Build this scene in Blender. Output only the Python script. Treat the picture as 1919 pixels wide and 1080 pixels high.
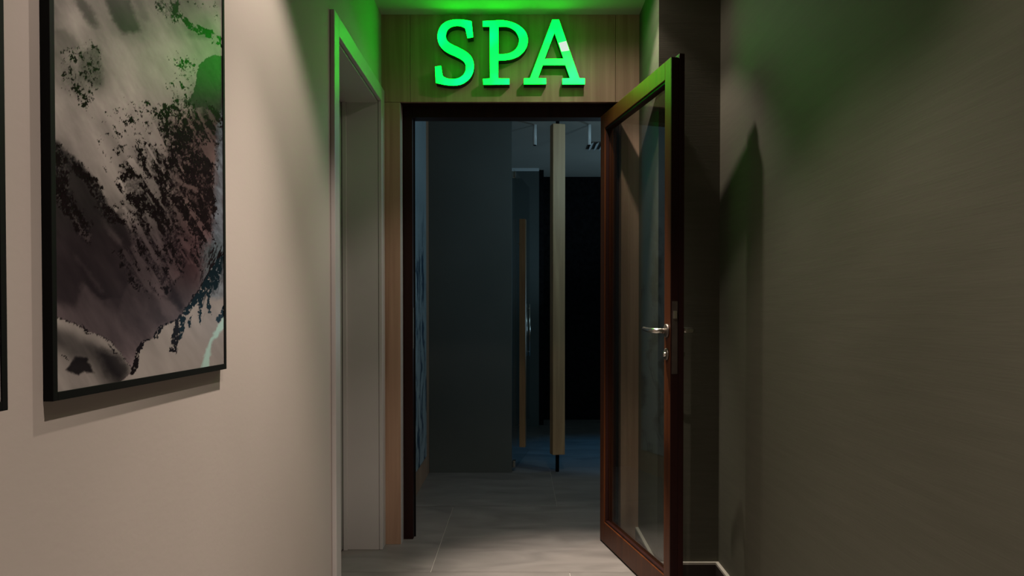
import bpy, bmesh, math, random
import numpy as np
from mathutils import Vector, Matrix

for o in list(bpy.data.objects):
    bpy.data.objects.remove(o, do_unlink=True)
S = bpy.context.scene
C = S.collection
random.seed(4)

# ------------------------------------------------------------------ camera
cam = bpy.data.cameras.new('camera')
cam.sensor_width = 36.0
cam.lens = 1550 / 1919 * 36
PITCH = math.radians(1.0)
cam.shift_x = -15.5 / 1919
cam.shift_y = (588 + 1550 * math.tan(PITCH) - 540) / 1919
cam.clip_start = 0.02
camo = bpy.data.objects.new('camera', cam)
C.objects.link(camo)
camo.location = (0, 0, 1.10)
camo.rotation_euler = (math.radians(90) - PITCH, 0, 0)
S.camera = camo

# ------------------------------------------------------------------ world, exposure
w = bpy.data.worlds.new('world')
S.world = w
w.use_nodes = True
w.node_tree.nodes['Background'].inputs[0].default_value = (0.5, 0.5, 0.55, 1)
w.node_tree.nodes['Background'].inputs[1].default_value = 0.002
S.view_settings.view_transform = 'Standard'
S.view_settings.look = 'None'
S.view_settings.gamma = 1
S.view_settings.exposure = 0.0
S.view_settings.use_curve_mapping = False


# ------------------------------------------------------------------ lamps
def spot(name, loc, power, half, blend, color, radius=.018, target=None):
    l = bpy.data.lights.new(name, 'SPOT')
    l.energy = power
    l.spot_size = math.radians(2 * half)
    l.spot_blend = blend
    l.color = color
    l.shadow_soft_size = radius
    o = bpy.data.objects.new(name, l)
    C.objects.link(o)
    o.location = loc
    if target:
        d = Vector(target) - Vector(loc)
        o.rotation_euler = d.to_track_quat('-Z', 'Y').to_euler()
    return o


WARM = (1.0, .87, .74)


def downlight(loc, power, core, spill, core_half=36, aim=(0, 0)):
    """recessed ceiling downlight: bright core, reflector cone of about 48 degrees, weak spill"""
    tgt = (loc[0] + aim[0], loc[1] + aim[1], loc[2] - 1)
    spot('downlight_beam', loc, power, 52, .36, WARM, target=tgt)
    spot('downlight_core', loc, core, core_half, 1.0, WARM)
    if spill:
        spot('downlight_spill', loc, spill, 82, .5, WARM)


downlight((.10, -.60, 2.50), 38, 90, 0)  # extra unseen light added behind the camera as fill
downlight((.10, .98, 2.50), 38, 95, 0)
downlight((-.18, 1.95, 2.50), 48, 165, 0, 33)
downlight((.30, 3.35, 2.495), 26, 460, 6.5, 20.5)
# unseen cool lamps added in the spa room behind the door
spot('spa_lamp_blue', (1.25, 6.45, 2.46), 42, 24, .8, (.02, .42, 1.0), .03, (.75, 6.50, 0))
pl = bpy.data.lights.new('spa_fill_point', 'POINT')  # unseen fill light added to brighten the photo panel and the post
pl.energy = 15
pl.color = (.50, .84, 1.0)
pl.shadow_soft_size = .06
plo = bpy.data.objects.new('spa_fill_point', pl)
C.objects.link(plo)
plo.location = (1.1, 5.0, 2.2)
spot('spa_fill_up', (1.2, 7.3, 1.0), 15, 80, .6, (.45, .78, 1.0), .08, (.5, 6.9, 2.5))  # unseen upward fill added to brighten the spa ceiling


# ------------------------------------------------------------------ materials
def lin(r, g, b):
    f = lambda c: (c / 255 / 12.92) if c / 255 <= .04045 else ((c / 255 + .055) / 1.055) ** 2.4
    return (f(r), f(g), f(b), 1)


def new_mat(name):
    m = bpy.data.materials.new(name)
    m.use_nodes = True
    nt = m.node_tree
    b = nt.nodes['Principled BSDF']
    return m, nt, b


def N(nt, typ, **kw):
    n = nt.nodes.new(typ)
    for k, v in kw.items():
        setattr(n, k, v)
    return n


def surf(name, c1, c2, scale=(4, 4, 4), detail=4, rough=.7, bump=0.0, bscale=None, metallic=0, spec=.5, lo=.35, hi=.65, var=0.0, dist=0.0):
    """two-tone noise surface with optional fine relief"""
    m, nt, b = new_mat(name)
    tc = N(nt, 'ShaderNodeTexCoord')
    mp = N(nt, 'ShaderNodeMapping')
    mp.inputs['Scale'].default_value = scale
    nt.links.new(tc.outputs['Object'], mp.inputs['Vector'])
    no = N(nt, 'ShaderNodeTexNoise')
    no.inputs['Scale'].default_value = 1
    no.inputs['Detail'].default_value = detail
    no.inputs['Distortion'].default_value = dist
    vec = mp.outputs['Vector']
    if var:
        oi = N(nt, 'ShaderNodeObjectInfo')
        ad = N(nt, 'ShaderNodeVectorMath', operation='ADD')
        sc = N(nt, 'ShaderNodeMath', operation='MULTIPLY')
        sc.inputs[1].default_value = 57.0
        nt.links.new(oi.outputs['Random'], sc.inputs[0])
        nt.links.new(mp.outputs['Vector'], ad.inputs[0])
        nt.links.new(sc.outputs[0], ad.inputs[1])
        vec = ad.outputs[0]
    nt.links.new(vec, no.inputs['Vector'])
    rp = N(nt, 'ShaderNodeValToRGB')
    rp.color_ramp.elements[0].position = lo
    rp.color_ramp.elements[1].position = hi
    rp.color_ramp.elements[0].color = c1
    rp.color_ramp.elements[1].color = c2
    nt.links.new(no.outputs[0], rp.inputs[0])
    nt.links.new(rp.outputs[0], b.inputs['Base Color'])
    b.inputs['Roughness'].default_value = rough
    b.inputs['Metallic'].default_value = metallic
    b.inputs['Specular IOR Level'].default_value = spec
    if bump:
        m2 = N(nt, 'ShaderNodeMapping')
        m2.inputs['Scale'].default_value = bscale or scale
        nt.links.new(tc.outputs['Object'], m2.inputs['Vector'])
        n2 = N(nt, 'ShaderNodeTexNoise')
        n2.inputs['Scale'].default_value = 1
        n2.inputs['Detail'].default_value = 3
        nt.links.new(m2.outputs['Vector'], n2.inputs['Vector'])
        bp = N(nt, 'ShaderNodeBump')
        bp.inputs['Strength'].default_value = bump
        bp.inputs['Distance'].default_value = .004
        nt.links.new(n2.outputs[0], bp.inputs['Height'])
        nt.links.new(bp.outputs[0], b.inputs['Normal'])
    return m


def c4(r, g, b):
    return (r, g, b, 1)


M = {}
M['wall_light'] = surf('painted_plaster_beige', c4(.49, .42, .39), c4(.52, .447, .415), (1.5, 1.5, 1.5), rough=.85, bump=.05, bscale=(60, 60, 90), spec=.2)
M['wall_olive'] = surf('brushed_wallpaper_olive', c4(.088, .082, .062), c4(.096, .089, .068), (4, 3, 60), rough=.7, bump=.06, bscale=(14, 9, 240), spec=.25)
M['ceiling'] = surf('ceiling_paint', c4(.38, .35, .31), c4(.41, .38, .335), (2, 2, 2), rough=.9, spec=.2)
M['trim_white'] = surf('casing_lacquer', c4(.50, .46, .45), c4(.54, .50, .49), (2, 2, 2), rough=.4)
M['side_leaf'] = surf('side_door_lacquer', c4(.30, .30, .28), c4(.33, .33, .31), (2, 2, 2), rough=.45)
M['wood'] = surf('oak_cladding', c4(.31, .178, .115), c4(.47, .295, .205), (26, 26, 1.1), detail=6, rough=.55, bump=.12, bscale=(60, 60, 2), lo=.30, hi=.72, var=1, dist=.6)
M['mahogany'] = surf('mahogany_stain', c4(.052, .0125, .0032), c4(.098, .028, .0065), (30, 30, 1.5), detail=5, rough=.45, lo=.3, hi=.7, spec=.2)
M['mahogany_dark'] = surf('mahogany_dark_stain', c4(.012, .002, .0015), c4(.022, .004, .0025), (30, 30, 1.5), detail=5, rough=.5, lo=.3, hi=.7, spec=.25)
M['rubber'] = surf('black_rubber', c4(.002, .002, .002), c4(.004, .004, .004), rough=.8, spec=.1)
M['black'] = surf('black_frame_paint', c4(.0025, .0025, .0025), c4(.0035, .0035, .0035), rough=.7, spec=.15)
M['tile'] = surf('stone_tile', c4(.130, .117, .110), c4(.215, .194, .182), (2.6, 6.0, 3), detail=9, rough=.45, bump=.05, bscale=(30, 60, 30), lo=.3, hi=.72, var=1, dist=.8)
M['grout'] = surf('light_grout', c4(.42, .39, .36), c4(.48, .45, .41), (20, 20, 20), rough=.9)
M['skirting'] = surf('dark_skirting', c4(.022, .012, .009), c4(.032, .017, .012), (12, 12, 12), rough=.6)
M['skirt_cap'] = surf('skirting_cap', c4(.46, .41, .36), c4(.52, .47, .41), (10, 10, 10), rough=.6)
M['chrome'] = surf('brushed_nickel', c4(.62, .58, .52), c4(.70, .66, .60), (20, 20, 20), rough=.22, metallic=1)
M['plate'] = surf('dull_steel', c4(.16, .13, .12), c4(.2, .17, .15), (20, 20, 20), rough=.5, metallic=1)
M['partition'] = surf('spa_partition_paint', c4(.105, .115, .11), c4(.12, .13, .125), (1.5, 1.5, 1.5), rough=.7, spec=.2)
M['spa_black'] = surf('black_stone', c4(.004, .004, .005), c4(.010, .010, .012), (25, 25, 25), rough=.8, spec=.1)
M['post_wood'] = surf('pale_pine', c4(.36, .215, .11), c4(.56, .37, .20), (20, 20, 1.0), detail=5, rough=.5, lo=.3, hi=.7, dist=1.0)
M['post_side'] = surf('pine_edge', c4(.14, .06, .022), c4(.20, .09, .035), (20, 20, 1.0), detail=5, rough=.55, lo=.3, hi=.7)
M['tube_white'] = surf('white_enamel', c4(.72, .74, .75), c4(.78, .79, .8), (4, 4, 4), rough=.4)
M['letter_side'] = surf('letter_return_paint', c4(.008, .014, .008), c4(.012, .02, .012), (10, 10, 10), rough=.6, spec=.2)


def emission(name, col, strength):
    m, nt, b = new_mat(name)
    b.inputs['Base Color'].default_value = (.02, .05, .03, 1)
    b.inputs['Emission Color'].default_value = col
    b.inputs['Emission Strength'].default_value = strength
    return m, nt, b


# lit acrylic: a little bluer where the LED modules sit behind it
m, nt, b = emission('green_lit_acrylic', (0, 1, .1, 1), 1.0)
tc = N(nt, 'ShaderNodeTexCoord')
no = N(nt, 'ShaderNodeTexNoise')
no.inputs['Scale'].default_value = 9
no.inputs['Detail'].default_value = 1
nt.links.new(tc.outputs['Object'], no.inputs['Vector'])
rp = N(nt, 'ShaderNodeValToRGB')
rp.color_ramp.elements[0].position = .45
rp.color_ramp.elements[1].position = .72
rp.color_ramp.elements[0].color = (.0, .92, .0100, 1)
rp.color_ramp.elements[1].color = (.0, .88, .025, 1)
nt.links.new(no.outputs[0], rp.inputs[0])
nt.links.new(rp.outputs[0], b.inputs['Emission Color'])
M['letter_face'] = m
b.inputs['Emission Strength'].default_value = 1.0
LETTER_BSDF = b
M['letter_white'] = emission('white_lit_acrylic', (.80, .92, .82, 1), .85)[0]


def glass(name, tint, gain):
    m, nt, b = new_mat(name)
    nt.nodes.remove(b)
    out = nt.nodes['Material Output']
    lw = N(nt, 'ShaderNodeLayerWeight')
    lw.inputs['Blend'].default_value = .5
    p5 = N(nt, 'ShaderNodeMath', operation='POWER')
    p5.inputs[1].default_value = 5
    nt.links.new(lw.outputs['Facing'], p5.inputs[0])
    ma = N(nt, 'ShaderNodeMath', operation='MULTIPLY_ADD')
    ma.inputs[1].default_value = .96 * gain
    ma.inputs[2].default_value = .04 * gain
    nt.links.new(p5.outputs[0], ma.inputs[0])
    tr = N(nt, 'ShaderNodeBsdfTransparent')
    tr.inputs[0].default_value = tint
    gl = N(nt, 'ShaderNodeBsdfGlossy')
    gl.inputs['Roughness'].default_value = .0
    mx = N(nt, 'ShaderNodeMixShader')
    nt.links.new(ma.outputs[0], mx.inputs[0])
    nt.links.new(tr.outputs[0], mx.inputs[1])
    nt.links.new(gl.outputs[0], mx.inputs[2])
    nt.links.new(mx.outputs[0], out.inputs[0])
    return m


M['glass'] = glass('clear_glass', (.90, .93, .92, 1), 1.0)
M['glass_thin'] = glass('clear_coated_glass', (.97, .98, .98, 1), .25)


def print_mat(name, rough, gloss):
    m, nt, b = new_mat(name)
    at = N(nt, 'ShaderNodeVertexColor')
    at.layer_name = 'print'
    nt.links.new(at.outputs['Color'], b.inputs['Base Color'])
    b.inputs['Roughness'].default_value = rough
    b.inputs['Specular IOR Level'].default_value = gloss
    return m


M['print'] = print_mat('glossy_photo_print', .26, .028)
M['spa_print'] = print_mat('glass_photo_panel', .35, .4)


# ------------------------------------------------------------------ mesh helpers
def link(name, me, mat, parent=None):
    o = bpy.data.objects.new(name, me)
    C.objects.link(o)
    if mat is not None and not me.materials:
        me.materials.append(mat)
    if parent is not None:
        o.parent = parent
        if not parent.get('local'):
            me.transform(Matrix.Translation(-parent.location))
    return o


def add_box(bm, x0, x1, y0, y1, z0, z1, bev=0.0):
    vs = [bm.verts.new((x, y, z)) for x in (x0, x1) for y in (y0, y1) for z in (z0, z1)]
    fs = [(0, 1, 3, 2), (4, 6, 7, 5), (0, 4, 5, 1), (2, 3, 7, 6), (0, 2, 6, 4), (1, 5, 7, 3)]
    faces = [bm.faces.new([vs[i] for i in f]) for f in fs]
    if bev:
        ed = list({e for f in faces for e in f.edges})
        bmesh.ops.bevel(bm, geom=ed, offset=bev, segments=2, affect='EDGES', profile=.6)
    return faces


def done(bm, name, mat, parent=None, smooth=False):
    bmesh.ops.recalc_face_normals(bm, faces=bm.faces)
    me = bpy.data.meshes.new(name)
    bm.to_mesh(me)
    bm.free()
    if smooth:
        for p in me.polygons:
            p.use_smooth = True
    return link(name, me, mat, parent)


def box(name, b, mat, parent=None, bev=0.0):
    bm = bmesh.new()
    add_box(bm, *b, bev=bev)
    return done(bm, name, mat, parent)


def boxes(name, bs, mat, parent=None, bev=0.0):
    bm = bmesh.new()
    for b in bs:
        add_box(bm, *b, bev=bev)
    return done(bm, name, mat, parent)


def tube(name, pts, radii, mat, parent=None, seg=14, squash=1.0):
    """round bar along a polyline with a radius per point, closed at both ends"""
    bm = bmesh.new()
    pts = [Vector(p) for p in pts]
    rings = []
    for i, p in enumerate(pts):
        d = (pts[min(i + 1, len(pts) - 1)] - pts[max(i - 1, 0)]).normalized()
        up = Vector((0, 0, 1)) if abs(d.z) < .9 else Vector((0, 1, 0))
        a = d.cross(up).normalized()
        c = a.cross(d).normalized()
        r = radii[i] if isinstance(radii, (list, tuple)) else radii
        rings.append([bm.verts.new(p + a * r * math.cos(t) + c * r * squash * math.sin(t))
                      for t in [2 * math.pi * k / seg for k in range(seg)]])
    for i in range(len(rings) - 1):
        for k in range(seg):
            bm.faces.new((rings[i][k], rings[i][(k + 1) % seg], rings[i + 1][(k + 1) % seg], rings[i + 1][k]))
    bm.faces.new(rings[0])
    bm.faces.new(rings[-1])
    return done(bm, name, mat, parent, smooth=True)


def tag(o, label, cat, group=None, kind=None):
    o['label'] = label
    o['category'] = cat
    if group:
        o['group'] = group
    if kind:
        o['kind'] = kind
    return o


def thing(name, loc, label, cat, group=None, kind=None, rotz=None):
    o = bpy.data.objects.new(name, None)
    C.objects.link(o)
    o.location = loc
    o.empty_display_size = .05
    if rotz is not None:
        o.rotation_euler = (0, 0, rotz)
        o['local'] = True
    return tag(o, label, cat, group, kind)


# ------------------------------------------------------------------ the setting
XL, XR, XN = -.656, .812, .562          # left wall, right wall, right side of the niche
YF, YC = 3.924, 3.374                   # wood front, corner of the niche
ZC = 2.51                               # ceiling

# floor: grout bed with large tiles, half bond
floor = box('floor', (-1.2, 2.7, -2.2, 9.1, -.06, -.0035), M['grout'])
tag(floor, 'grey stone tile floor running through the open doorway', 'floor', kind='structure')
TS = 1.2
tile_mesh = None
for r, y in enumerate(np.arange(3.50 - 5 * TS, 9.1, TS)):
    off = -.382 if (r - 5) % 2 == 0 else .21
    x = off - 2 * TS
    while x < 2.7:
        x0, x1, y0, y1 = max(x, -1.2), min(x + TS, 2.7), max(y, -2.2), min(y + TS, 9.1)
        if x1 - x0 > .02 and y1 - y0 > .02:
            full = x1 - x0 > TS - .001 and y1 - y0 > TS - .001
            if full and tile_mesh:
                t = bpy.data.objects.new('tile', tile_mesh)
                C.objects.link(t)
                t.parent = floor
            else:
                g = .0013
                t = box('tile', (g, x1 - x0 - g, g, y1 - y0 - g, -.0035, 0), M['tile'], None, bev=.0006)
                t.parent = floor
                if full:
                    tile_mesh = t.data
            t.location = (x0, y0, 0)
        x += TS

tag(box('ceiling', (-1.2, 2.7, -2.2, 9.1, ZC, ZC + .1), M['ceiling']), 'plain pale ceiling over the niche and the spa room', 'ceiling', kind='structure')

# left wall with the opening of the side door
DY0, DY1, DZ = 2.93, 3.845, 2.085
tag(boxes('wall_left', [(XL - .2, XL, -2.2, DY0, 0, ZC), (XL - .2, XL, DY1, 4.10, 0, ZC), (XL - .2, XL, DY0, DY1, DZ, ZC)], M['wall_light']),
    'smooth beige plaster wall with the mountain pictures hanging on it', 'wall', kind='structure')
tag(box('wall_right', (XR, XR + .15, -2.2, YC, 0, ZC), M['wall_olive']), 'dark olive wall with fine brushed wallpaper', 'wall', kind='structure')
tag(boxes('wall_corner', [(XN, XR + .15, YC, YC + .12, 0, ZC), (XN, XN + .12, YC + .12, 4.10, 0, ZC)], M['wall_olive']),
    'olive corner wall behind the open glass door', 'wall', kind='structure')
tag(box('wall_rear', (XL - .2, XR + .15, -2.35, -2.2, 0, ZC), M['wall_light']), 'plain wall closing the corridor', 'wall', kind='structure')

# skirting on the olive walls, each with a pale cap
sk = thing('baseboard_right', (XR, YC, 0), 'dark skirting with a pale top edge along the olive walls', 'baseboard', kind='structure')
t, h, cp = .014, .074, .009
for nm, b in (('board', (XR - t, XR, -2.2, YC, 0, h)), ('board', (XN, XR - t, YC - t, YC, 0, h)), ('board', (XN - t, XN, YC - t, YF, 0, h))):
    box(nm, b, M['skirting'], sk)
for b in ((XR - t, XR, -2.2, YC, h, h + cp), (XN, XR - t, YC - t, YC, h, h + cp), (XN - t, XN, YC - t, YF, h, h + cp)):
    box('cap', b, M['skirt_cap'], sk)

# wood clad front wall round the doorway
OXL, OXR, OZ = -.569, .478, 2.10
front = box('wall_front', (XL, XN, YF + .02, 4.10, OZ, ZC), M['mahogany_dark'])
tag(front, 'brown wood clad wall round the doorway carrying the sign', 'wall', kind='structure')
for b in ((XL, -.520, YF, YF + .02, OZ, ZC), (-.5185, .4485, YF, YF + .02, OZ, ZC), (.450, XN, YF, YF + .02, OZ, ZC),
          (XL, OXL, YF, 4.10, 0, OZ - .0015), (OXR, XN, YF, 4.10, 0, OZ - .0015)):
    box('panel', b, M['wood'], front, bev=.0008)
box('edge_strip', (OXL, OXL + .002, YF + .003, 4.0, 0, OZ - .002), M['trim_white'], front)

# mahogany door frame
FY0, FY1 = 4.012, 4.095
fr = thing('trim_1', (0, 4.05, 0), 'dark mahogany door frame lining the doorway', 'door frame', kind='structure')
IXL, IXR, IZ = -.522, .428, 2.048
for nm, b in (('jamb', (OXL + .002, IXL, FY0, FY1, 0, OZ)), ('jamb', (IXR, OXR, FY0, FY1, 0, OZ)), ('head', (IXL, IXR, FY0, FY1, IZ, OZ))):
    box(nm, b, M['mahogany_dark'], fr, bev=.002)
for b in ((IXL, IXL + .006, FY0 + .05, FY0 + .062, 0, IZ), (IXR - .006, IXR, FY0 + .05, FY0 + .062, 0, IZ)):
    box('seal', b, M['rubber'], fr)
box('strike_plate', (IXL, IXL + .002, FY0 + .012, FY0 + .034, .93, 1.13), M['chrome'], fr)
for z in (.28, 1.03, 1.62):
    tube('hinge', [(.437, 4.004, z - .045), (.437, 4.004, z + .045)], .007, M['plate'], fr)

# ------------------------------------------------------------------ open glass door
H0, H1 = Vector((.386, 3.99)), Vector((.556, 3.058))
LD = (H1 - H0).normalized()
LW = (H1 - H0).length
door = thing('door_1', (H0.x, H0.y, 0), 'open mahogany framed glass door with a metal lever handle', 'door', kind='structure', rotz=math.atan2(LD.y, LD.x))
TH, ZB, ZT, ST, RT, RB = .050, .008, 2.046, .068, .068, .098
box('stile', (0, ST, 0, TH, ZB, ZT), M['mahogany'], door, bev=.002)
box('stile', (LW - ST, LW - .004, 0, TH - .022, ZB, ZT), M['mahogany'], door, bev=.002)
box('lock_edge', (LW - .0039, LW, 0.0005, .030, ZB, ZT - .003), M['mahogany_dark'], door, bev=.0008)
box('rebate', (LW - ST, LW + .004, TH - .020, TH, ZB, ZT + .012), M['mahogany_dark'], door, bev=.001)
box('seal', (LW - .0035, LW + .001, .0305, TH - .0205, ZB, ZT + .005), M['rubber'], door)
box('rail', (ST, LW - ST, 0, TH, ZT - RT, ZT), M['mahogany'], door, bev=.002)
box('rail', (ST, LW - ST, 0, TH, ZB, ZB + RB), M['mahogany'], door, bev=.002)
pane = box('glass_pane', (ST - .004, LW - ST + .004, TH * .5 - .004, TH * .5 + .004, ZB + RB - .004, ZT - RT + .004), M['glass'], door)
bd = .009
for b in ((ST, LW - ST, .006, .0205, ZB + RB, ZB + RB + bd), (ST, LW - ST, .006, .0205, ZT - RT - bd, ZT - RT),
          (ST, ST + bd, .006, .0205, ZB + RB + bd, ZT - RT - bd), (LW - ST - bd, LW - ST, .006, .0205, ZB + RB + bd, ZT - RT - bd)):
    box('glazing_bead', b, M['mahogany_dark'], door, bev=.0015)
hx, hz = LW - .034, 1.036
for s in (-1, 1):
    y0 = 0.0 if s < 0 else TH
    hd = tube('lever_handle', [(hx, y0, hz), (hx, y0 + s * .030, hz), (hx - .004, y0 + s * .044, hz), (hx - .016, y0 + s * .052, hz + .001),
                               (hx - .05, y0 + s * .054, hz + .001), (hx - .09, y0 + s * .053, hz + .003), (hx - .122, y0 + s * .051, hz + .006), (hx - .13, y0 + s * .050, hz + .006)],
              [.0095, .0095, .0098, .0098, .0088, .0080, .0070, .003], M['chrome'], door)
    ro = tube('rose', [(hx, y0 - s * .001, hz), (hx, y0 + s * .007, hz), (hx, y0 + s * .009, hz)], [.025, .025, .021], M['plate'], hd, seg=24)
    cy = tube('key_escutcheon', [(hx, y0 - s * .001, hz - .088), (hx, y0 + s * .007, hz - .088), (hx, y0 + s * .009, hz - .088)], [.022, .022, .018], M['plate'], door, seg=24)
    tube('cylinder', [(hx, y0, hz - .088), (hx, y0 + s * .016, hz - .088)], .0085, M['chrome'], cy)
lp = box('lock_plate', (LW + .0001, LW + .002, .004, .026, hz - .16, hz + .11), M['plate'], door)
box('latch', (LW + .0015, LW + .010, .008, .022, hz + .045, hz + .075), M['chrome'], lp, bev=.002)

# ------------------------------------------------------------------ side door in the left wall
cs = thing('trim_2', (XL, 3.4, 0), 'pale lacquered casing and lining round the side doorway', 'door casing', kind='structure')
CO, CF = .016, XL + .016
Y0o, Y0i, Y1i, Y1o = 2.867, 2.944, 3.832, 3.918
ZI, ZO = 2.082, 2.150
box('casing', (XL, CF, Y0o, Y0i, 0, ZO), M['trim_white'], cs, bev=.003)
box('casing', (XL, CF, Y1i, Y1o, 0, ZO), M['trim_white'], cs, bev=.003)
box('casing', (XL, CF, Y0i, Y1i, ZI, ZO), M['trim_white'], cs, bev=.003)
for nm, b in (('lining', (XL - .20, XL - .001, DY0, Y0i + .004, 0, ZI)), ('lining', (XL - .20, XL - .001, Y1i + .002, DY1, 0, ZI)),
              ('lining', (XL - .20, XL - .001, Y0i + .004, Y1i + .002, ZI - .008, DZ)),
              ('stop', (XL - .165, XL - .146, Y1i - .012, Y1i + .002, 0, ZI - .008)), ('stop', (XL - .165, XL - .146, Y0i, Y0i + .016, 0, ZI - .008))):
    box(nm, b, M['trim_white'], cs, bev=.0015)
d2 = thing('door_2', (XL - .18, 3.4, 0), 'closed grey door set deep in the side doorway', 'door', kind='structure')
box('leaf', (XL - .195, XL - .168, Y0i + .006, Y1i, .006, ZI - .010), M['side_leaf'], d2, bev=.002)
tube('knob', [(XL - .169, 3.05, 1.04), (XL - .15, 3.05, 1.04), (XL - .135, 3.05, 1.04), (XL - .128, 3.05, 1.04)], [.010, .010, .022, .012], M['chrome'], d2)


# ------------------------------------------------------------------ sign letters
def smooth_loop(pts):
    """pts: (x, y, corner?) -> Catmull-Rom through runs of non-corner points"""
    n = len(pts)
    out = []
    for i in range(n):
        p0, p1, p2, p3 = pts[i - 1], pts[i], pts[(i + 1) % n], pts[(i + 2) % n]
        out.append((p1[0], p1[1]))
        if p1[2] and p2[2]:
            continue
        a = p1 if p1[2] else p0
        b = p2 if p2[2] else p3
        for t in (.25, .5, .75):
            q = []
            for k in (0, 1):
                q.append(.5 * (2 * p1[k] + (p2[k] - a[k]) * t + (2 * a[k] - 5 * p1[k] + 4 * p2[k] - b[k]) * t * t + (-a[k] + 3 * p1[k] - 3 * p2[k] + b[k]) * t ** 3))
            out.append(tuple(q))
    return out


def loop(s, c=''):
    cor = {int(i) for i in c.split()} if c != 'all' else None
    v = [float(q) for q in s.split()]
    return smooth_loop([(v[2 * i], v[2 * i + 1], cor is None or i in cor) for i in range(len(v) // 2)])


# outlines in sixths of a pixel-like design unit (y down); placed at 1 unit = LU metres
S_OUT = loop('505 140 523 312 460 325 434 215 400 196 345 187 280 200 235 235 217 290 222 335 245 370 290 400 360 432 430 470 490 518 521 575 530 632 522 700 490 765 440 812 380 842 300 852 220 846 150 833 105 822 97 645 163 635 180 738 195 758 235 776 285 783 350 775 400 748 432 705 442 652 430 602 395 566 330 530 260 499 200 462 155 414 131 360 125 300 137 240 172 182 230 142 300 123 370 120 440 127',
             '0 1 2 3 24 25 26 27')
P_OUT = loop('92 138 220 132 300 128 370 138 440 158 510 197 565 252 592 320 590 392 560 460 500 520 420 556 340 570 263 573 263 777 388 778 388 840 97 842 92 782 172 776 168 195 92 195',
             '0 13 14 15 16 17 18 19 20 21')
P_IN = loop('265 198 335 195 400 210 458 250 490 308 497 352 485 410 450 460 390 494 330 505 265 505', '0 10')
A_OUT = loop('388 122 462 122 690 773 752 775 752 838 502 840 502 777 588 772 535 625 282 625 228 772 320 775 320 836 70 838 72 776 140 772', 'all')
A_IN = loop('413 262 302 558 515 556', 'all')
YB, YFACE = YF - .001, 3.860
PXM = YFACE / 1550


def design(pts, ox, oy):
    return [((ox + x / 6 - 975) * PXM, 1.10 + (588 - oy - y / 6) * PXM) for x, y in pts]


def extruded(name, loops, y0, y1, mat, parent, bev=0.0):
    cu = bpy.data.curves.new(name, 'CURVE')
    cu.dimensions = '2D'
    cu.fill_mode = 'BOTH'
    cu.extrude = (y1 - y0) / 2 - bev
    cu.bevel_depth = bev
    for lp_ in loops:
        sp = cu.splines.new('POLY')
        sp.points.add(len(lp_) - 1)
        for p, (x, z) in zip(sp.points, lp_):
            p.co = (x, z, 0, 1)
        sp.use_cyclic_u = True
    tmp = bpy.data.objects.new(name, cu)
    C.objects.link(tmp)
    me = bpy.data.meshes.new_from_object(tmp.evaluated_get(bpy.context.evaluated_depsgraph_get()))
    bpy.data.objects.remove(tmp, do_unlink=True)
    me.transform(Matrix(((1, 0, 0, 0), (0, 0, -1, (y0 + y1) / 2), (0, 1, 0, 0), (0, 0, 0, 1))))
    me.materials.clear()
    return link(name, me, mat, parent)


for nm, ox, lps, lab in (('S', 800, [S_OUT], 'glowing green letter S on the wood panel above the doorway'),
                         ('P', 890, [P_OUT, P_IN], 'glowing green letter P between the other two sign letters'),
                         ('A', 970, [A_OUT, A_IN], 'glowing green letter A with a white patch on one leg')):
    lps = [design(l, ox, 20) for l in lps]
    xs = [p[0] for p in lps[0]]
    zs = [p[1] for p in lps[0]]
    L = thing('sign_letter', ((min(xs) + max(xs)) / 2, YB, min(zs)), lab, 'sign letter', 'letters of the lit sign')
    extruded('letter_body', lps, YFACE + .006, YB, M['letter_side'], L)
    extruded('letter_face', lps, YFACE, YFACE + .006, M['letter_face'], L)
    if nm == 'A':
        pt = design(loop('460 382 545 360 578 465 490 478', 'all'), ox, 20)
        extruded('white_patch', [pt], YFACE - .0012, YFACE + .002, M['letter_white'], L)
LETTER_BSDF.inputs['Emission Strength'].default_value = 14.0

# ------------------------------------------------------------------ procedural prints (flat photographs) as colour attributes
rng = np.random.RandomState(11)


def vnoise(x, y, seed):
    r = np.random.RandomState(seed)
    n = 256
    G = r.rand(n, n)
    xi = np.floor(x).astype(int)
    yi = np.floor(y).astype(int)
    fx = x - xi
    fy = y - yi
    fx = fx * fx * fx * (fx * (fx * 6 - 15) + 10)
    fy = fy * fy * fy * (fy * (fy * 6 - 15) + 10)
    a = G[yi % n, xi % n]
    b = G[yi % n, (xi + 1) % n]
    c = G[(yi + 1) % n, xi % n]
    d = G[(yi + 1) % n, (xi + 1) % n]
    return (a * (1 - fx) + b * fx) * (1 - fy) + (c * (1 - fx) + d * fx) * fy


def fbm(x, y, seed, octv=5, gain=.55):
    s = np.zeros_like(x)
    a = 1.0
    t = 0.0
    for k in range(octv):
        s += a * vnoise(x * 2 ** k + 13.7 * k, y * 2 ** k + 7.1 * k, seed + k)
        t += a
        a *= gain
    return s / t


def in_poly(u, v, poly):
    ins = np.zeros(u.shape, bool)
    n = len(poly)
    for i in range(n):
        x0, y0 = poly[i]
        x1, y1 = poly[(i + 1) % n]
        if y0 == y1:
            continue
        c = ((y0 > v) != (y1 > v)) & (u < (x1 - x0) * (v - y0) / (y1 - y0) + x0)
        ins ^= c
    return ins


def line_dist(u, v, pts, asp=1.5):
    """signed-less distance to a polyline, v scaled by the aspect"""
    d = np.full(u.shape, 1e9)
    for (x0, y0), (x1, y1) in zip(pts[:-1], pts[1:]):
        dx, dy = x1 - x0, (y1 - y0) * asp
        t = np.clip(((u - x0) * dx + (v - y0) * asp * dy) / (dx * dx + dy * dy + 1e-9), 0, 1)
        d = np.minimum(d, np.hypot(u - x0 - t * dx, (v - y0) * asp - t * dy))
    return d


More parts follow.
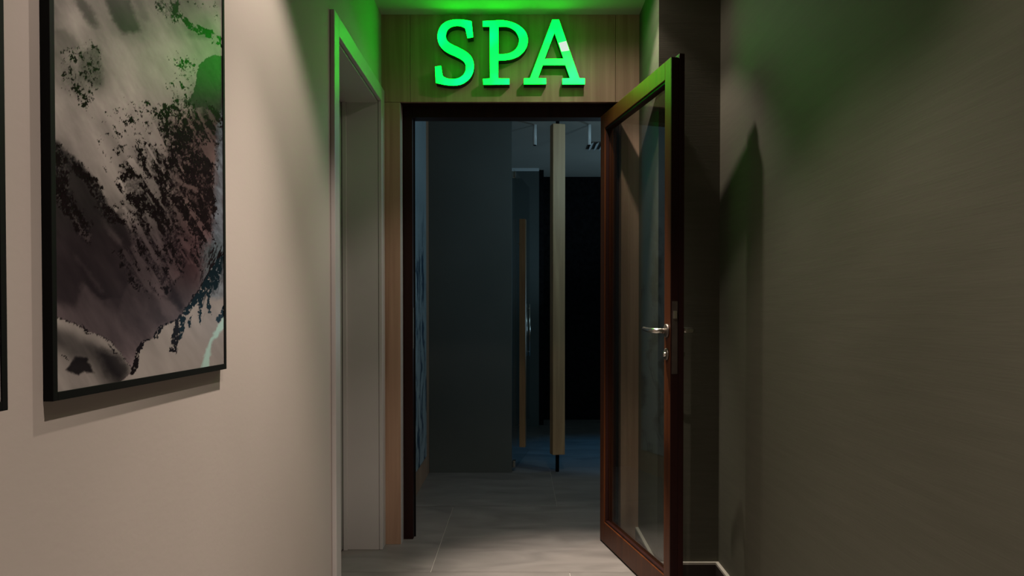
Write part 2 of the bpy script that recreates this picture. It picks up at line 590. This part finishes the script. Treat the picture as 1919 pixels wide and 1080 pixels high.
def sample(G, u, v):
    h, w_ = G.shape
    x = np.clip(u, 0, 1) * (w_ - 1)
    y = np.clip(v, 0, 1) * (h - 1)
    i = np.minimum(x.astype(int), w_ - 2)
    j = np.minimum(y.astype(int), h - 2)
    a = x - i
    b = y - j
    a = a * a * (3 - 2 * a)
    b = b * b * (3 - 2 * b)
    return (G[j, i] * (1 - a) + G[j, i + 1] * a) * (1 - b) + (G[j + 1, i] * (1 - a) + G[j + 1, i + 1] * a) * b


def sstep(x, a, b):
    t = np.clip((x - a) / (b - a), 0, 1)
    return t * t * (3 - 2 * t)


# the mountain artwork is drawn on its own keystone grid (a across, b down, in drawing units)
def drawing_grid(u, v):
    y = 1.147 + .648 * u
    return 975 - 992 / y, 588 - (.976 * v - .109) * 1550 / y


LUM_A = [110, 150, 190, 230, 270, 310, 350, 390, 418]
LUM = np.array([[62, 66, 58, 62, 55, 58, 48, 62, 58], [70, 78, 62, 60, 55, 64, 62, 58, 66], [55, 70, 68, 75, 80, 78, 76, 72, 62],
                [68, 58, 56, 80, 84, 80, 80, 66, 40], [78, 76, 82, 82, 80, 76, 66, 22, 18], [72, 78, 80, 80, 74, 62, 46, 24, 20],
                [40, 76, 80, 80, 68, 56, 40, 26, 34], [20, 50, 76, 74, 55, 48, 34, 26, 42], [16, 24, 50, 60, 44, 34, 38, 24, 44],
                [22, 20, 30, 38, 30, 26, 30, 36, 34], [24, 22, 26, 28, 26, 26, 26, 40, 44], [26, 28, 30, 28, 28, 30, 30, 44, 50],
                [50, 44, 38, 36, 36, 38, 46, 66, 66], [60, 56, 50, 44, 44, 60, 70, 74, 70], [72, 70, 66, 60, 70, 74, 74, 74, 70],
                [76, 76, 76, 76, 76, 76, 76, 76, 72]], float) / 100
ROCKS = [  # outline, density of bare rock
    ('225 335 240 300 262 292 268 262 285 250 282 210 322 196 350 178 372 190 424 205 414 300 408 420 396 500 372 470 340 520 318 560 292 555 275 500 252 450 236 398', .50),
    ('300 240 350 230 400 260 404 420 380 470 330 430 290 420 260 380 280 330 310 320', .66),
    ('100 255 122 272 158 306 192 346 208 384 226 402 200 404 176 356 150 330 130 306', .70),
    ('100 275 128 300 148 372 178 420 182 455 160 452 136 410 118 380 100 372', .60),
    ('185 375 205 385 240 405 236 425 208 418', .6),
    ('118 92 150 84 196 78 206 162 182 172 176 210 156 200 140 184 120 160', .34),
    ('188 216 214 208 232 250 226 318 205 340 192 290', .14),
    ('212 212 262 196 300 186 292 250 262 292 228 306', .26),
    ('326 100 352 96 378 120 374 168 340 196 318 170', .28),
    ('296 0 345 0 352 34 330 56 306 30', .46),
    ('345 0 424 0 424 50 392 30', .12),
    ('215 470 262 452 300 500 290 560 258 545', .40),
    ('336 420 380 450 404 470 384 510 352 500', .42),
]
DARKS = [  # soft shaded snow: outline, lightness, strength
    ('146 0 166 0 184 26 198 56 176 50', .36, .85), ('206 0 252 0 272 62 238 66 222 42', .30, .85), ('258 0 274 0 290 44 276 40', .40, .6),
    ('104 60 130 58 162 84 150 96 104 110', .52, .6), ('345 44 396 62 400 78 360 72', .42, .6),
    ('160 100 196 90 202 165 178 160 158 146', .34, .6),
    ('104 560 148 575 156 520 150 470 104 440', .22, .7), ('170 505 226 586 234 560 210 500', .22, .6),
    ('322 520 350 575 344 588 322 560', .16, .8), ('285 560 318 600 300 612 280 590', .26, .7),
    ('236 200 262 214 256 224', .6, .4)]
LIGHTS = [  # lit fans of snow in the shade
    ('104 562 122 580 150 584 160 528 216 592 252 650 214 642 160 612 104 592', .42, .8), ('144 478 152 482 200 548 196 552', .40, .7),
    ('186 400 206 420 236 452 230 458', .50, .6), ('196 420 222 440 240 464 226 460', .46, .6), ('288 545 302 548 344 586 338 598 316 596', .44, .8),
    ('322 372 346 402 372 446 360 448 334 410', .46, .7), ('300 300 330 330 380 352 392 372 340 346', .52, .7), ('292 436 300 430 314 470 306 486', .52, .7),
    ('340 440 366 460 362 476 346 462', .50, .7), ('236 380 262 392 258 400', .66, .7), ('268 250 300 236 312 262 286 276', .72, .7), ('246 520 262 560 280 600 258 570', .36, .6)]
CRAGS = ['320 658 332 604 342 588 353 598 346 632 338 640 333 660', '344 588 364 556 380 543 372 570 354 592', '374 552 393 512 401 498 406 520 397 560 400 592 393 588 390 548 383 562 379 612 376 606',
         '400 505 415 484 420 500 409 548 404 540', '246 702 255 680 258 655 268 639 273 643 265 665 262 692 252 702', '288 636 304 611 309 612 299 634', '356 600 364 590 362 612 357 614',
         '408 600 424 570 424 590 412 606', '333 660 338 650 332 668', '118 662 128 668 134 674 130 676', '104 622 112 632 116 638', '158 608 172 622 176 628 166 626', '205 642 216 652 226 662 218 662']
TEAL_REFLECTION = '362 708 380 690 392 648 426 586 426 610 410 634 404 636 398 656 394 686 390 706'  # reflected streak of light painted into the print colour
SNOW_R = '222 724 252 696 260 658 271 641 290 634 304 612 338 599 349 583 374 549 393 516 413 485 430 470 430 770 200 770'
SNOW_L = '98 588 118 597 150 609 165 620 185 626 212 641 230 662 252 694 222 724 200 770 98 770'
HILL_R = '377 140 386 117 400 110 426 104 426 206 372 206 350 192 366 182 374 166'
VALLEY = '184 652 206 660 226 662 250 694 230 716 204 702'
PEAK = '128 694 148 668 166 672 180 700 160 697 152 704'
LINE_R = '322 14 344 24 366 44 396 60 422 76 422 92 390 70 352 50'
LEFT_SHADE = '98 255 122 274 158 307 192 347 208 386 232 404 250 440 262 500 232 560 180 560 98 470'
BLUE = '426 195 426 560 396 560 402 470 410 330 414 240'


def pts(t):
    q = [float(k) for k in t.split()]
    return list(zip(q[::2], q[1::2]))


def mountain(u, v):
    a, b = drawing_grid(u, v)
    wob = lambda sc, amp, sd: ((fbm(a / sc, b / sc, sd, 4) - .5) * amp, (fbm(a / sc, b / sc, sd + 50, 4) - .5) * amp)
    w1, w2 = wob(14, 16, 3), wob(7, 7, 5)

    def hard(t, w=w2):
        return in_poly(a + w[0], b + w[1], pts(t)).astype(float)

    def soft(t, r=4.0, w=w2):
        p = pts(t)
        return sum(in_poly(a + w[0] + r * i, b + w[1] + r * j, p).astype(float) for i in (-1, -.4, .4, 1) for j in (-1, -.4, .4, 1)) / 16

    # lightness of the snow
    fa = np.interp(a, LUM_A, np.arange(9)) / 8
    lum = sample(LUM[::-1], fa, 1 - np.clip(b / 750, 0, 1))
    s1 = a * .86 - b * .50                      # across the fall line
    s2 = a * .50 + b * .86                      # down the slope
    folds = fbm(s1 / 26, s2 / 110, 21, 4)
    fine = fbm(s1 / 5, s2 / 12, 25, 4)
    lum = lum * (.80 + .40 * folds) + (fine - .5) * .06
    k = soft(LEFT_SHADE, 3)
    lum = lum * (1 - k) + k * (.19 + .16 * (folds - .4))
    dens = np.full(u.shape, .012)
    for t, d in ROCKS:
        k = soft(t, 6, w1)
        dens = dens * (1 - k) + d * k
    # gullies of snow running down between the rocks
    gully = sstep(fbm(s1 / 13, s2 / 90, 77, 3), .52, .66) * sstep(dens, .3, .45)
    dens = dens * (1 - .6 * gully)
    lum = lum + .14 * gully
    for t, val, st in DARKS + LIGHTS:
        k = soft(t, 3.5) * st
        lum = lum * (1 - k) + k * val * (.75 + .5 * folds)
        if (t, val, st) in LIGHTS:
            dens = dens * (1 - .85 * k)
    k = hard(HILL_R, w1)
    lum = lum * (1 - k) + k * (.16 + .10 * fine)
    # bare rock: ridged fractal stretched down the slope
    n1 = fbm(s1 / 9.0 + folds * 2, s2 / 17.0, 31, 6, .72)
    n2 = fbm(a / 5.0, b / 6.0, 41, 5, .75)
    rr = .55 * n1 + .45 * n2
    rr = (rr - .5) / .105
    thr = np.interp(dens, [0, .012, .1, .25, .4, .5, .6, .75, .9, 1], [3.5, 2.6, 1.35, .72, .27, .0, -.27, -.72, -1.4, -3])
    rk = sstep(rr, thr - .10, thr + .12)
    # lit flecks and shaded snow between the rocks
    inside = sstep(dens, .2, .6)
    lum = lum * (1 - .15 * inside) + inside * .25 * np.clip(fbm(a / 3.2, b / 3.6, 45, 4, .7) - .48, -.2, .3) * 3
    # foreground slopes
    kl, kr = hard(SNOW_L, (w2[0] * .4, w2[1] * .4)), hard(SNOW_R, (w2[0] * .6, w2[1] * .6))
    dl = line_dist(a, b, pts('98 588 118 597 150 609 165 620 185 626 212 641 230 662 252 694'), 1.0)
    lum = np.where(kl > 0, .74 - .34 * sstep(dl, 6, 30) + .32 * sstep(dl, 40, 74) + (folds - .5) * .30, lum)
    k = soft(VALLEY, 7) * kl
    lum = lum * (1 - .66 * k)
    k = soft(PEAK, 1.5)
    lum = lum * (1 - .80 * k)
    lum = np.where(kr > 0, .78 + (folds - .5) * .20 - .07 * sstep(a, 330, 420), lum)
    rk = rk * (1 - np.maximum(kl, kr))
    for t in CRAGS:
        rk = np.maximum(rk, hard(t) * (n2 > .36))
    rk = np.maximum(rk, (dl < 2.2) * (n2 > .56) * .85)
    dr = line_dist(a, b, pts(SNOW_R)[1:12], 1.0)
    rk = np.maximum(rk, (dr < 2.0) * (n2 > .47) * 1.0)
    streak = fbm(a / 4.5 + b / 16, b / 26, 55, 4, .6)
    env = sstep(a, 355, 395) * sstep(120 - dr, 70, 118)
    rk = np.maximum(rk, sstep(streak + env * .16, .70, .74) * env)
    k = hard(LINE_R, w1)
    rk = np.maximum(rk, k * (rr > -.4))
    lum = np.clip(lum, .03, 1.0)
    # colour
    f = (lum ** 2.1)[..., None]
    snow = np.array([.54, .475, .455])
    col = snow * f + (1 - f) * np.array([.010, .008, .010])
    purple = (sstep(b, 380, 470) * (1 - kl) * (1 - kr))[..., None]
    col = col * (1 - purple * np.array([.0, .13, .02]))
    warm = (sstep(a, 290, 370) * sstep(b, 190, 240) * sstep(560 - b, 0, 60) * (1 - kr) * .8)[..., None]
    col = col * (1 - warm * np.array([0, .30, .30]))
    k = soft(BLUE, 4)[..., None] * .75
    col = col * (1 - k) + k * np.array([.13, .16, .20]) * (.25 + 1.3 * fine[..., None])
    k = (sstep(a, 372, 400) * sstep(b, 430, 480) * (1 - kr) * .8)[..., None]
    col = col * (1 - k) + k * np.array([.12, .165, .19]) * (.2 + 1.5 * np.clip(n2[..., None] - .2, 0, 1))
    k = soft(TEAL_REFLECTION, 1.5)[..., None] * .75
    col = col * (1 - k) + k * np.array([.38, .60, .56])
    rc = np.stack([.012 * (n2 + .3), .008 * (n2 + .3), .009 * (n2 + .3)], -1)
    teal_rock = ((kr > 0) & (a > 340))[..., None]
    rc = np.where(teal_rock, np.array([.006, .013, .018]), rc)
    return col * (1 - rk[..., None]) + rc * rk[..., None]


def blue_snow(u, v):
    n1 = fbm(u * 5, v * 11, 71, 6, .6)
    n2 = fbm(u * 16 + n1 * 4, v * 8, 81, 5, .6)
    top = sstep(v, .55, .78)
    dark = sstep(n2, .48, .62) * (1 - top)
    base = np.stack([.30 + .1 * n1, .37 + .1 * n1, .42 + .1 * n1], -1)
    dk = np.stack([.03 + 0 * n1, .07 + 0 * n1, .13 + 0 * n1], -1)
    return base * (1 - dark[..., None]) + dk * dark[..., None]


def print_sheet(name, x, y0, y1, z0, z1, nu, nv, fn, mat, parent):
    """flat print standing in the YZ plane, facing +X"""
    u, v = np.meshgrid(np.linspace(0, 1, nu), np.linspace(0, 1, nv))
    col = np.clip(fn(u, v), 0, 1).reshape(-1, 3)
    co = np.stack([np.full(u.size, x), y0 + (y1 - y0) * u.ravel(), z0 + (z1 - z0) * v.ravel()], -1)
    i, j = np.meshgrid(np.arange(nu - 1), np.arange(nv - 1))
    a = (j * nu + i).ravel()
    q = np.stack([a, a + 1, a + nu + 1, a + nu], -1)
    me = bpy.data.meshes.new(name)
    me.vertices.add(len(co))
    me.vertices.foreach_set('co', co.ravel().astype(np.float32))
    me.loops.add(q.size)
    me.loops.foreach_set('vertex_index', q.ravel().astype(np.int32))
    me.polygons.add(len(q))
    me.polygons.foreach_set('loop_start', (np.arange(len(q)) * 4).astype(np.int32))
    me.update(calc_edges=True)
    at = me.color_attributes.new('print', 'FLOAT_COLOR', 'POINT')
    at.data.foreach_set('color', np.concatenate([col, np.ones((len(col), 1))], 1).ravel().astype(np.float32))
    return link(name, me, mat, parent)


def picture(y0, y1, z0, z1, nu, nv, fn, label):
    t_, b_ = .014, .012
    p = thing('framed_picture', (XL, (y0 + y1) / 2, z0), label, 'picture', 'mountain pictures along the plaster wall')
    xw, xf = XL, XL + t_
    for b in ((xw, xf, y0, y0 + b_, z0, z1), (xw, xf, y1 - b_, y1, z0, z1), (xw, xf, y0 + b_, y1 - b_, z0, z0 + b_), (xw, xf, y0 + b_, y1 - b_, z1 - b_, z1)):
        box('frame_bar', b, M['black'], p, bev=.0008)
    box('backing', (xw, xf - .003, y0 + b_, y1 - b_, z0 + b_, z1 - b_), M['black'], p)
    print_sheet('print', xf - .0018, y0 + b_, y1 - b_, z0 + b_, z1 - b_, nu, nv, fn, M['print'], p)


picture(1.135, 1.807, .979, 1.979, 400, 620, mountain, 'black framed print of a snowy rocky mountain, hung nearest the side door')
picture(.363, 1.035, .979, 1.979, 160, 240, lambda u, v: mountain(1 - u, v * .9 + .02), 'black framed mountain print of which only a narrow edge shows')

# ------------------------------------------------------------------ spa room behind the doorway
XI, YP, YE, YK = -.630, 5.70, 8.04, 8.55
tag(box('wall_spa_side', (XI - .12, XI, 4.10, YP + .12, 0, ZC), M['wood']), 'wood clad side wall just inside the doorway', 'wall', kind='structure')
tag(box('wall_partition', (XI, -.058, YP, YP + .10, 0, ZC), M['partition'], bev=.002), 'plain dark teal partition wall inside the spa', 'wall', kind='structure')
tag(box('wall_spa_end', (-.75, .182, YE, YE + .10, 0, ZC), M['partition']), 'dim teal end wall seen past the partition', 'wall', kind='structure')
tag(box('wall_spa_left', (-.75, -.63, YP + .12, YE, 0, ZC), M['partition']), 'dim teal side wall behind the partition', 'wall', kind='structure')
tag(boxes('wall_spa_back', [(.182, 2.6, YK, YK + .1, 0, ZC), (.182, .23, YE + .1, YK, 0, ZC)], M['spa_black']), 'black stone wall at the far end of the spa', 'wall', kind='structure')
tag(boxes('wall_spa_right', [(2.5, 2.6, 4.1, YK, 0, ZC), (XN + .12, 2.5, 4.0, 4.10, 0, ZC)], M['partition']), 'dark wall on the far side of the spa', 'wall', kind='structure')
tag(box('trim_3', (-.63, .182, YE - .014, YE, ZC - .030, ZC), M['tube_white'], bev=.004), 'thin pale cornice along the end wall', 'cornice', kind='structure')

pn = thing('photo_panel', (XI + .001, 4.9, .15), 'tall bluish snow photograph panel on the wood wall inside', 'picture')
box('backing', (XI + .001, XI + .006, 4.35, 5.49, .15, 2.44), M['black'], pn)
print_sheet('print', XI + .0068, 4.352, 5.488, .152, 2.438, 110, 220, blue_snow, M['spa_print'], pn)

# tall pivoting wood post on black pins
px_, py_ = .258, 5.74
post = thing('wooden_post', (px_, py_, 0), 'tall pale wood post standing on a thin black pin', 'post')
pr = math.radians(14)
bm = bmesh.new()
add_box(bm, -.044, .044, -.038, .038, .122, 2.405, bev=.004)
bmesh.ops.rotate(bm, verts=bm.verts, cent=(0, 0, 0), matrix=Matrix.Rotation(pr, 3, 'Z'))
bmesh.ops.translate(bm, verts=bm.verts, vec=(px_, py_, 0))
done(bm, 'post_body', M['post_wood'], post)
tube('pin', [(px_, py_, 0), (px_, py_, .126)], .0125, M['rubber'], post)
tube('pin', [(px_, py_, 2.40), (px_, py_, ZC)], .0125, M['rubber'], post)

# glass door standing nearly edge-on, with a wood pull bar and a metal pull handle
G0, G1 = Vector((-.046, 5.74)), Vector((.072, 6.60))
gd = (G1 - G0).normalized()
gl = (G1 - G0).length
gdoor = thing('door_3', (G0.x, G0.y, 0), 'frameless glass door standing open beside the partition', 'door', kind='structure', rotz=math.atan2(gd.y, gd.x))
box('glass_pane', (.004, gl, -.004, .004, .012, 2.10), M['glass_thin'], gdoor, bev=.001)
for z in (.03, 2.04):
    box('clamp_hinge', (.0, .05, -.011, .011, z, z + .045), M['chrome'], gdoor, bev=.002)
bar = box('wooden_pull_bar', (.170, .225, -.060, -.016, .143, 1.775), M['post_wood'], gdoor, bev=.003)
for z in (.30, 1.60):
    tube('standoff', [(.197, -.017, z), (.197, -.003, z)], .006, M['chrome'], bar)
for s in (-1, 1):
    ph = tube('pull_handle', [(.79, s * .012, .765), (.79, s * .012, 1.175)], .006, M['chrome'], gdoor)
    for z in (.80, 1.14):
        tube('fixing', [(.79, s * .003, z), (.79, s * .010, z)], .005, M['chrome'], ph)

# hanging tube lamps and ceiling vent
for x, lab in ((.109, 'slim white tube lamp hanging beside the partition'), (.515, 'slim white tube lamp hanging next to the ceiling vent')):
    t = thing('pendant_tube', (x, 6.20, ZC), lab, 'lamp', 'tube lamps in the spa')
    tube('tube', [(x, 6.20, ZC), (x, 6.20, 2.36)], .014, M['tube_white'], t)
    tube('end_cap', [(x, 6.20, 2.362), (x, 6.20, 2.355)], .0105, M['rubber'], t)
v = thing('ceiling_vent', (.66, 6.95, ZC), 'small slatted vent on the spa ceiling', 'vent')
box('frame', (.56, .80, 6.80, 7.10, ZC - .004, ZC), M['plate'], v)
for k in range(5):
    bm = bmesh.new()
    add_box(bm, -.014, .014, -.13, .13, -.002, .002)
    bmesh.ops.rotate(bm, verts=bm.verts, cent=(0, 0, 0), matrix=Matrix.Rotation(math.radians(-35), 3, 'Y'))
    bmesh.ops.translate(bm, verts=bm.verts, vec=(.59 + .045 * k, 6.95, ZC - .012))
    done(bm, 'slat', M['tube_white'], v)
